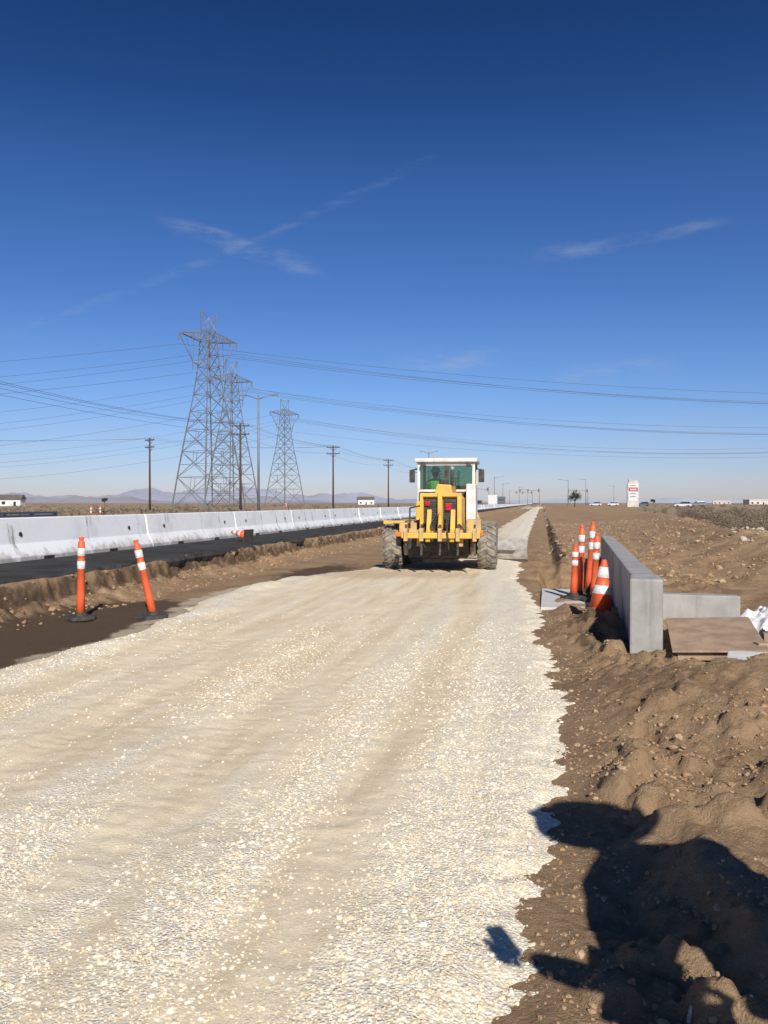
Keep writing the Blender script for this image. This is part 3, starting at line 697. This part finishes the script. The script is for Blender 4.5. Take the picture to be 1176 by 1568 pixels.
# ---------------------------------------------------------------- towers
GS=M('galvanised_steel',(.24,.25,.27),(.18,.19,.21),.6,.2,scale=.5)
def tower(loc,rz,hs=1.0,arm=8.6,name='transmission_tower'):
    V=[];F=[]
    lv=[(0,6.1),(7.5,5.2),(13.5,4.4),(18.5,3.7),(23,3.05),(27,2.5),(30.5,2.1),(33.5,1.8),(36.5,1.6),(39.5,1.4),(42,1.2)]
    def c(i):
        z,h=lv[i];return [np.array((sx*h,sy*h,z)) for sx,sy in ((1,1),(-1,1),(-1,-1),(1,-1))]
    for i in range(len(lv)-1):
        a=c(i);b=c(i+1);rr=.13 if i<4 else .10
        for k in range(4):
            k2=(k+1)%4
            beam(V,F,a[k],b[k],rr)
            beam(V,F,a[k],b[k2],.055);beam(V,F,a[k2],b[k],.055)
            beam(V,F,b[k],b[k2],.055)
            if i<4:
                m=(a[k]+a[k2]+b[k]+b[k2])/4
                beam(V,F,m,(b[k]+b[k2])/2,.04);beam(V,F,(a[k]*.5+b[k]*.5),m,.04);beam(V,F,(a[k2]*.5+b[k2]*.5),m,.04)
    for s in (-1,1):
        tip=np.array((s*arm,0,40.4))
        for sy in (-1,1):
            t=np.array((s*1.2,sy*1.2,41.6));bt=np.array((s*1.4,sy*1.4,39.5))
            beam(V,F,t,tip,.08);beam(V,F,bt,tip,.08)
            for k in range(1,6):
                p=t+(tip-t)*k/6;q=bt+(tip-bt)*(k-.5)/6;q2=bt+(tip-bt)*(k+.5)/6
                beam(V,F,q,p,.04);beam(V,F,p,q2,.04)
        for k in range(1,6):
            f=k/6;beam(V,F,np.array((s*1.4,-1.4,39.5))*(1-f)+tip*f,np.array((s*1.4,1.4,39.5))*(1-f)+tip*f,.04)
        v=np.array((s*4.6,0,34.2))
        beam(V,F,tip,v,.07);beam(V,F,v,(s*1.8,1.7,34),.07);beam(V,F,v,(s*1.8,-1.7,34),.07)
        beam(V,F,v,(s*4.2,0,40.4),.05);beam(V,F,tip*.75+np.array((s*1.4,0,40.9))*.25,v,.04)
        beam(V,F,(s*1.2,1.2,42),(s*2.4,0,46.4),.07);beam(V,F,(s*1.2,-1.2,42),(s*2.4,0,46.4),.07)
        beam(V,F,(0,0,45.2),(s*2.4,0,46.4),.06);beam(V,F,(s*1.2,1.2,42),(0,0,45.2),.05);beam(V,F,(s*1.2,-1.2,42),(0,0,45.2),.05)
        for p in (tip,v): beam(V,F,p,p+np.array((0,0,-1.8)),.10)
    beam(V,F,(0,0,39.5),(0,0,37.7),.10)
    V=np.array(V)*hs
    o=fastmesh(name,V,F,GS);o.location=loc;o.rotation_euler=(0,0,rz);return o
def c2w(xc,D): c,s=math.cos(R(10.8)),math.sin(R(10.8));return (xc*c-D*s,xc*s+D*c)
TW=[(-42.2,200,1.02),(-47.9,261,1.0),(-42.6,356,.99)]
wires=bpy.data.curves.new('power_line','CURVE');wires.dimensions='3D';wires.bevel_depth=.032;wires.bevel_resolution=0
def wire(p,q,sag,cv=None,n=26):
    cv=cv or wires
    s=cv.splines.new('POLY');s.points.add(n)
    for i in range(n+1):
        t=i/n;s.points[i].co=(p[0]+(q[0]-p[0])*t,p[1]+(q[1]-p[1])*t,p[2]+(q[2]-p[2])*t-4*sag*t*(1-t),1)
for k,(xc,D,hs) in enumerate(TW):
    x,y=c2w(xc,D);a=R(62)
    tower((x,y,.1),a,hs)
    att=[(8.6,38.4),(-8.6,38.4),(0,37.7),(4.6,32.4)] if k else [(8.6,38.6),(-8.6,38.6),(0,37.7),(-4.6,32.4)]
    for (ax,az) in att:
        p=(x+ax*math.cos(a),y+ax*math.sin(a),az)
        off=c2w(350,18 if k<2 else 10);ol=c2w(-330,-45 if k<2 else -70)
        q=(p[0]+off[0],p[1]+off[1],az);ql=(p[0]+ol[0],p[1]+ol[1],az-1)
        sg=(11.5,13.5,14.5)[k]+ax*.06
        if az>33 or k==2: wire(p,q,sg if az>33 else 11)
        wire(p,ql,(13.5,18,22)[k]+ax*.2)
        if ax==0: wire((p[0],p[1],az-.45),(q[0],q[1],az-.45),sg)
o=bpy.data.objects.new('power_line',wires);COL.objects.link(o);wires.materials.append(M('wire',(.10,.10,.11)))
WD=M('pole_wood',(.10,.065,.045),(.07,.045,.03),.9,scale=3)
pw=bpy.data.curves.new('utility_line','CURVE');pw.dimensions='3D';pw.bevel_depth=.014;pw.bevel_resolution=0
def upole(x,y,h=12,rz=0,two=True):
    e=empty('utility_pole',(x,y,.2),rz)
    rod('pole',e,(0,0,-.5),(0,0,h),.19,WD,.13)
    for zz in ([h-.35,h-1.5] if two else [h-.35]):
        box('crossarm',e,(-1.25,-.08,zz-.07),(1.25,.08,zz+.07),WD)
        for sx in (-1.1,-.5,.5,1.1): rod('insulator',e,(sx,0,zz+.07),(sx,0,zz+.27),.06,GS,.04,8)
        rod('brace',e,(-.7,.1,zz),(0,.12,zz-.7),.03,WD);rod('brace',e,(.7,.1,zz),(0,.12,zz-.7),.03,WD)
    return (x,y,h+.2)
PL=[upole(-41.5,26,12),upole(-41,109,12.4,R(8)),upole(-38,149,12),upole(-36.5,197,12),upole(-36,245,12),upole(-36,295,12),upole(-36,350,12)]
for a,b_ in zip(PL[:-1],PL[1:]):
    for sx in (-1.1,.5,1.1): wire((a[0]+sx,a[1],a[2]-.1),(b_[0]+sx,b_[1],b_[2]-.1),.7 if b_[1]-a[1]<60 else 1.6,pw)
    wire((a[0]-1.1,a[1],a[2]-1.3),(b_[0]-1.1,b_[1],b_[2]-1.3),.9,pw)
P2=upole(-63,126,12,R(-30));P0=upole(-120,70,12,R(-30))
for sx in (-1.1,1.1):
    wire((P0[0]+sx,P0[1],12.1),(P2[0]+sx,P2[1],12.1),1.6,pw);wire((P2[0]+sx,P2[1],12.1),(-38+sx,149,12.1),.8,pw)
o=bpy.data.objects.new('utility_line',pw);COL.objects.link(o);pw.materials.append(bpy.data.materials['wire'])
def lamp(x,y,h,two=True,rz=0,arm=2.2,zb=.3):
    e=empty('street_lamp',(x,y,zb),rz)
    rod('pole',e,(0,0,0),(0,0,h),.14,GS,.08)
    rod('base',e,(0,0,0),(0,0,.5),.22,GS)
    for s in ((-1,1) if two else (-1,)):
        rod('arm',e,(0,0,h-.4),(s*arm,0,h),.05,GS,.04,8)
        prism('luminaire',e,[(s*arm,h+.04),(s*(arm+.7),h+.1),(s*(arm+.75),h-.03),(s*arm,h-.08)],'y',-.14,.14,GS)
x,y=c2w(-12.1,80);lamp(x,y,11.7,True,R(5),1.2)
x,y=c2w(9.2,170);lamp(x,y,11.8,True,R(8),1.2)
for u,D,hh in ((757,260,9.5),(770,330,9.0),(795,420,9.5),(870,250,8.3),(897,300,10),(940,420,10),(780,500,9),(808,520,9)):
    x,y=c2w((u-588)/1270*D,D);lamp(x,y,hh,False,R(0 if u>850 else 180),2.2)
SG=M('signal_yellow',(.25,.2,.04))
for u,D in ((826,330),(900,340),(748,300),(815,400)):
    x,y=c2w((u-588)/1270*D,D);e=empty('traffic_signal',(x,y,.2))
    rod('mast',e,(0,0,0),(0,0,7),.14,GS,.1);rod('mast_arm',e,(0,0,6.2),(-8,0,6.8),.09,GS,.05)
    for sx in (-7.6,-4.5,-.3):
        box('signal_head',e,(sx-.22,-.3,5.7),(sx+.22,-.05,6.9),BL,.02)
        for q,cm in enumerate((RD,AM,SG)): rod('lens',e,(sx,-.34,6.68-q*.37),(sx,-.30,6.68-q*.37),.13,cm)

# ---------------------------------------------------------------- sign pylon
x,y=c2w(75,250);e=empty('pylon_sign',(x,y,.2),R(6))
SB=M('sign_beige',(.62,.57,.50),None,.7,scale=.5);SW=M('sign_white',(.8,.8,.78),None,.5,scale=.6);SR=M('sign_red',(.5,.05,.04));SBl=M('sign_blue',(.08,.14,.35))
prism('pylon_body',e,[(-1.7,0),(1.7,0),(1.7,7.3),(1.35,7.5),(1.2,8.3),(-1.2,8.3),(-1.35,7.5),(-1.7,7.3)],'y',-.5,.5,SB,.05)
for a,b_,mt in ((6.1,7.1,SW),(4.9,5.95,SR),(3.9,4.75,SW),(2.95,3.75,SW),(2.0,2.8,SW)):
    box('panel',e,(-1.3,-.56,a),(1.3,-.48,b_),mt,.01)
for zz in (6.6,4.3,3.35):
    for k in range(6): box('letter',e,(-1.0+k*.34,-.59,zz-.17),(-.78+k*.34,-.55,zz+.17),SR if zz>6 else SBl)
for k in range(5): box('letter',e,(-.9+k*.38,-.59,5.2),(-.64+k*.38,-.55,5.65),SW)
box('top_cap',e,(-1.35,-.62,8.3),(1.35,.62,8.5),SB,.03)

# ---------------------------------------------------------------- buildings
SW2=M('stucco',(.62,.58,.52),(.55,.50,.44),.9,scale=.4);RF=M('roof_shingle',(.16,.13,.11),(.11,.09,.08),.9,scale=1);WN=M('window_dark',(.04,.05,.07),None,.2)
def house(x,y,w,d,h,rz,mt,flat=False,name='white_building'):
    e=empty(name,(x,y,0),rz)
    box('walls',e,(-w/2,-d/2,0),(w/2,d/2,h),mt)
    if flat: box('parapet',e,(-w/2-.2,-d/2-.2,h+.003),(w/2+.2,d/2+.2,h+.5),mt)
    else: prism('roof',e,[(-d/2-.5,h+.003),(d/2+.5,h+.003),(0,h+w*.12+.8)],'x',-w/2-.4,w/2+.4,RF)
    n=max(2,int(w/4))
    for k in range(n):
        xx=-w/2+(k+.5)*w/n
        if k==n//2: box('door',e,(xx-.5,-d/2-.06,0),(xx+.5,-d/2+.02,2.1),WN)
        else: box('window',e,(xx-.7,-d/2-.06,1.0),(xx+.7,-d/2+.02,2.2),WN)
for u,D,w,h,fl in ((18,330,9,3,False),(1160,560,16,3.4,True),(1105,800,16,3.4,True),(560,620,12,4,False)):
    x,y=c2w((u-588)/1270*D,D);house(x,y,w,w*.5,h,R(10+random.uniform(-20,20)),SW2 if u not in(18,560) else WH,fl,'white_building' if fl else 'ranch_house')

# ---------------------------------------------------------------- vehicles
def car(x,y,z,rz,mt,name,van=False):
    e=empty(name,(x,y,z),rz)
    if van:
        prism('body',e,[(-3.4,.5),(1.2,.5),(1.2,3.1),(-3.4,3.1)],'x',-1.15,1.15,mt,.05)
        prism('cab',e,[(1.25,.45),(3.0,.45),(3.05,1.3),(2.5,1.5),(2.1,2.4),(1.25,2.45)],'x',-1.0,1.0,mt,.05)
        box('windscreen',e,(-.85,2.2,1.55),(.85,2.36,2.2),WN);box('rear_door',e,(-1.0,-3.43,.6),(1.0,-3.41,3.0),WH);wy=(2.1,-2.2);r=.45
        box('tail_light',e,(-1.05,-3.46,.55),(-.85,-3.43,.7),RD);box('tail_light',e,(.85,-3.46,.55),(1.05,-3.43,.7),RD)
    else:
        prism('body',e,[(-2.2,.35),(2.2,.35),(2.25,.8),(1.2,.98),(-2.1,1.0),(-2.25,.8)],'x',-.9,.9,mt,.05)
        prism('cabin',e,[(-2.0,.99),(1.1,.97),(.4,1.55),(-1.7,1.6)],'x',-.78,.78,WN,.04)
        box('roof',e,(-.74,-1.6,1.58),(.74,.35,1.63),mt,.02);wy=(1.4,-1.4);r=.34
        box('tail_light',e,(-.88,-2.27,.7),(-.6,-2.22,.85),RD);box('tail_light',e,(.6,-2.27,.7),(.88,-2.22,.85),RD)
    for yy in wy:
        for s in (-1,1): rod('wheel',e,(s*.78,yy,r),(s*1.0,yy,r),r,BK,seg=18)
VW=M('vehicle_white',(.75,.75,.75),None,.3);VG=M('vehicle_grey',(.15,.16,.18),None,.3)
car(-12.4,215,.5,0,VW,'box_truck',True);car(-13.2,175,.5,0,VG,'sedan_car');car(-12.6,262,.5,R(180),VG,'box_truck',True);car(-17.5,300,.5,R(180),VW,'sedan_car')
for u,D,rz_,mt_,nm_ in ((1046,230,80,VW,'suv_car'),(1068,230,95,VG,'sedan_car'),(985,300,80,VG,'sedan_car'),(912,320,85,VW,'suv_car'),(938,330,100,VW,'sedan_car')):
    x,y=c2w((u-588)/1270*D,D);car(x,y,.35,R(rz_),mt_,nm_)
V=[];F=[]
for k in range(9):
    yy=22+k*2;beam(V,F,(-24.2,yy,.2),(-24.2,yy,1.15),.08)
for a in range(8):
    for zz in (.82,.98,1.12): beam(V,F,(-24.05,22+a*2,zz),(-24.05,24+a*2,zz),.05)
fastmesh('guardrail',V,F,M('rail_blue_grey',(.12,.16,.22),None,.5,.4))

# ---------------------------------------------------------------- scrub
def bush(nl,ns,seed):
    r=np.random.default_rng(seed);T=[];mi=[]
    for k in range(ns):
        a=r.uniform(0,2*math.pi);el=r.uniform(.4,1.4);l=r.uniform(.6,1.08)
        d=np.array((math.cos(a)*math.cos(el),math.sin(a)*math.cos(el),math.sin(el)));s=np.cross(d,(0,0,1))*.014
        p=d*l;T+=[(0*p-s,0*p+s,p)];mi.append(1)
    cl=[];nc=max(6,nl//14)
    for k in range(nc):
        a=r.uniform(0,2*math.pi);el=r.uniform(.15,1.45);l=r.uniform(.45,1.0)
        cl.append((np.array((math.cos(a)*math.cos(el),math.sin(a)*math.cos(el),math.sin(el)*.85))*l,r.uniform(.08,.2)))
    for k in range(nl):
        c,w=cl[r.integers(nc)];p=c+r.normal(size=3)*w*.6;p[2]=max(p[2],.02)
        s=r.uniform(.02,.05)*(1 if nl>200 else 2.4);u=r.normal(size=3);u/=np.linalg.norm(u);v=np.cross(u,r.normal(size=3));v/=np.linalg.norm(v)
        T.append((p-u*s,p+u*s*.4+v*s*.7,p+u*s-v*s*.3));mi.append(0 if r.random()<.55 else 2)
    return np.array(T),np.array(mi)
B_near=[bush(520,90,i) for i in range(5)];B_far=[bush(70,10,20+i) for i in range(4)]
LF=M('sage_leaf',(.155,.120,.080),(.10,.080,.054),.9,scale=1.2);TWg=M('dry_twig',(.27,.20,.15),(.18,.13,.095),.9);LF2=M('dry_brush',(.34,.255,.175),(.24,.18,.12),.9,scale=1)
def scatter_bush(name,P,S,var):
    Ts=[];Ms=[]
    for (x,y,z),s in zip(P,S):
        T,mi=var[rng.integers(len(var))];a=rng.uniform(0,6.28);c,q=math.cos(a),math.sin(a)
        Rz=np.array(((c,q,0),(-q,c,0),(0,0,1)));Ts.append((T@Rz)*np.array((s,s,s*rng.uniform(.55,.9)))+np.array((x,y,z)));Ms.append(mi)
    T=np.concatenate(Ts).reshape(-1,3);mi=np.concatenate(Ms)
    return fastmesh(name,T,np.arange(len(T)).reshape(-1,3),[LF,TWg,LF2],False,None,mi)
def pts(n,fx,y0,y1):
    Y=y0*(y1/y0)**rng.random(n);X=fx(Y,rng.random(n));Z=H(X,Y)-.03;return np.stack([X,Y,Z],-1)
P=pts(300,lambda Y,u:4.3+.078*Y+u*(.30*Y),30,120)
scatter_bush('desert_scrub',P,rng.uniform(.45,1.15,len(P)),B_near)
P=pts(55,lambda Y,u:4.3+.07*Y+u*3.5,21,34)
scatter_bush('desert_scrub',P,rng.uniform(.35,.85,len(P)),B_near)
P=pts(900,lambda Y,u:8+.09*Y+u*(.6*Y),110,1500)
scatter_bush('desert_scrub',P,rng.uniform(.6,1.5,len(P)),B_far)
P=pts(2600,lambda Y,u:-26-u*(1.0*Y+20),25,1300)
scatter_bush('desert_scrub',P,rng.uniform(.4,1.2,len(P)),B_far)
P=pts(160,lambda Y,u:-25-u*(.8*Y+10),22,70)
scatter_bush('desert_scrub',P,rng.uniform(.4,.9,len(P)),B_near)
P=pts(300,lambda Y,u:4.0+.07*Y+u*5,18,60);scatter_bush('dry_grass',P,rng.uniform(.1,.26,len(P)),B_far)
TL=M('tree_leaf',(.05,.07,.03),(.035,.05,.02),.9,scale=.8)
def tree(x,y,h,seed):
    e=empty('desert_tree',(x,y,.2));r=np.random.default_rng(seed)
    rod('trunk',e,(0,0,-.2),(.1,0,h*.45),.18,WD,.1,8)
    tips=[]
    for k in range(8):
        a=r.uniform(0,6.28);p=(math.cos(a)*h*.25*r.uniform(.5,1.2),math.sin(a)*h*.25,h*r.uniform(.55,.9));tips.append(p)
        rod('limb',e,(.1,0,h*.4),p,.07,WD,.02,6)
    T=[]
    for k in range(1100):
        c=np.array(tips[r.integers(8)]);p=c+r.normal(size=3)*h*.085;u=r.normal(size=3)*.16;v=r.normal(size=3)*.16;T+=[p,p+u,p+v]
    o=fastmesh('crown',T,np.arange(len(T)).reshape(-1,3),TL);o.parent=e
for u,D,hh,sd in ((880,240,4.6,1),(1000,520,3.5,4),(160,420,4.0,6)):
    x,y=c2w((u-588)/1270*D,D);tree(x,y,hh,sd)

# ---------------------------------------------------------------- mountains
def hills(name,D,a0,a1,hgt,seed,col,n=260):
    az=np.linspace(R(a0),R(a1),n);rows=10;V=[]
    env=np.sin(np.linspace(0,math.pi,n))**.5
    for j in range(rows):
        t=j/(rows-1);d=D*(1+.25*t)
        hh=(hgt*(.42+1.1*fbm(az*16+t*.6,az*0+t*2.5,seed,6,.52)))*env*math.sin(t*math.pi/2)
        hh=np.maximum(hh,0)+ -4
        V.append(np.stack([np.sin(az)*d,np.cos(az)*d,hh],-1))
    V=np.concatenate(V);i=np.arange((n-1)*(rows-1));a=(i//(n-1))*n+i%(n-1)
    fastmesh(name,V,np.stack([a,a+1,a+n+1,a+n],-1),M(name+'_hazed_rock',col,tuple(c*.95 for c in col),1,scale=.002,spec=0),True)  # aerial haze is mixed into col, paler and bluer than bare rock
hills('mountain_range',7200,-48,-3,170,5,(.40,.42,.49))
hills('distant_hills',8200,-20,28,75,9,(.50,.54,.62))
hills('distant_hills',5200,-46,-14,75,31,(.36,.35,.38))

# ---------------------------------------------------------------- sky, sun
SE=R(34);SAZ=R(159)     # azimuth clockwise from +Y
w=bpy.data.worlds.new('World');scene.world=w;w.use_nodes=True;nt=w.node_tree
bg=nt.nodes['Background'];bg.inputs[1].default_value=.10
sky=N(nt,'ShaderNodeTexSky');sky.sky_type='NISHITA';sky.sun_disc=False;sky.sun_elevation=SE;sky.sun_rotation=SAZ
sky.altitude=900;sky.air_density=1.0;sky.dust_density=.6;sky.ozone_density=2.5
tc=N(nt,'ShaderNodeTexCoord').outputs['Generated'];sx=N(nt,'ShaderNodeSeparateXYZ');L(nt,tc,sx.inputs[0])
az=math_(nt,'ARCTAN2',sx.outputs[0],sx.outputs[1]);el=math_(nt,'ARCSINE',sx.outputs[2])
rp=N(nt,'ShaderNodeValToRGB');L(nt,math_(nt,'DIVIDE',el,math.pi/2),rp.inputs[0])
cr=rp.color_ramp
cr.elements[0].position=0;cr.elements[0].color=(.70,.68,.90,1)
cr.elements[1].position=1;cr.elements[1].color=(.5,.6,.8,1)
for p,c in ((.02,(.68,.70,.94)),(.05,(.60,.70,.98)),(.085,(.52,.68,.98)),(.15,(.38,.57,.92)),(.225,(.27,.49,.82)),(.29,(.15,.33,.62)),(.36,(.10,.25,.50)),(.5,(.12,.26,.52))):
    q=cr.elements.new(p);q.color=(*c,1)
skc=mixc(nt,1.0,sky.outputs[0],rp.outputs[0],'MULTIPLY')
cmb=N(nt,'ShaderNodeCombineXYZ');L(nt,math_(nt,'MULTIPLY',az,1.0),cmb.inputs[0]);L(nt,math_(nt,'MULTIPLY',el,3.5),cmb.inputs[1])
tot=None
def wisp(u0,e0,u1,e1,wd,st,nsc):
    global tot
    a0=R(u0-10.8);a1=R(u1-10.8);e0=R(e0);e1=R(e1);sl=(e1-e0)/(a1-a0)
    nz=noise(nt,cmb.outputs[0],nsc,5,.6)
    line=math_(nt,'ADD',math_(nt,'MULTIPLY',math_(nt,'SUBTRACT',az,a0),sl),e0)
    dd=math_(nt,'SUBTRACT',el,line);dd=math_(nt,'ADD',dd,math_(nt,'MULTIPLY',math_(nt,'SUBTRACT',nz,.5),R(wd)*2.2))
    g=mapr(nt,math_(nt,'ABSOLUTE',dd),0,R(wd),1,0)
    ed=R(1.5);g=math_(nt,'MULTIPLY',g,mapr(nt,az,a0-ed,a0+ed*1.5));g=math_(nt,'MULTIPLY',g,mapr(nt,az,a1-ed*1.5,a1+ed,1,0))
    nf=mapr(nt,noise(nt,cmb.outputs[0],nsc*1.7,5,.65),.34,.72,0,st);g=math_(nt,'MULTIPLY',g,nf)
    tot=g if tot is None else math_(nt,'ADD',tot,g)
wisp(-25,10.3,3,22.4,.45,.12,14)
wisp(-14.5,18.2,-4.5,15.5,.8,.28,12)
wisp(10.5,16.3,22,17.4,.6,.26,8)
wisp(1,9.4,8,9.9,1.1,.28,10)
wisp(12,8.2,19,9.0,1.3,.24,9)
wisp(-24,4.5,24,4.2,2.2,.25,5)
mx=mixc(nt,math_(nt,'MULTIPLY',tot,1.0,True),skc,(4.4,4.9,5.8))
L(nt,mx,bg.inputs[0])
sd=bpy.data.lights.new('sun','SUN');sd.energy=5.0;sd.angle=R(.53);sd.color=(1,.955,.88)
so=bpy.data.objects.new('sun',sd);COL.objects.link(so)
d=Vector((math.sin(SAZ)*math.cos(SE),math.cos(SAZ)*math.cos(SE),math.sin(SE)))
so.rotation_euler=d.to_track_quat('Z','Y').to_euler();so.location=d*50

# ---------------------------------------------------------------- camera
cam=bpy.data.cameras.new('camera');co=bpy.data.objects.new('camera',cam);COL.objects.link(co)
co.location=(0,0,1.6);co.rotation_euler=(R(90-.63),0,R(10.8))
cam.sensor_fit='VERTICAL';cam.sensor_height=34.6;cam.sensor_width=25.95;cam.lens=28.02;cam.clip_end=30000;cam.clip_start=.05
scene.camera=co
scene.view_settings.view_transform='Standard';scene.view_settings.look='None';scene.view_settings.exposure=0
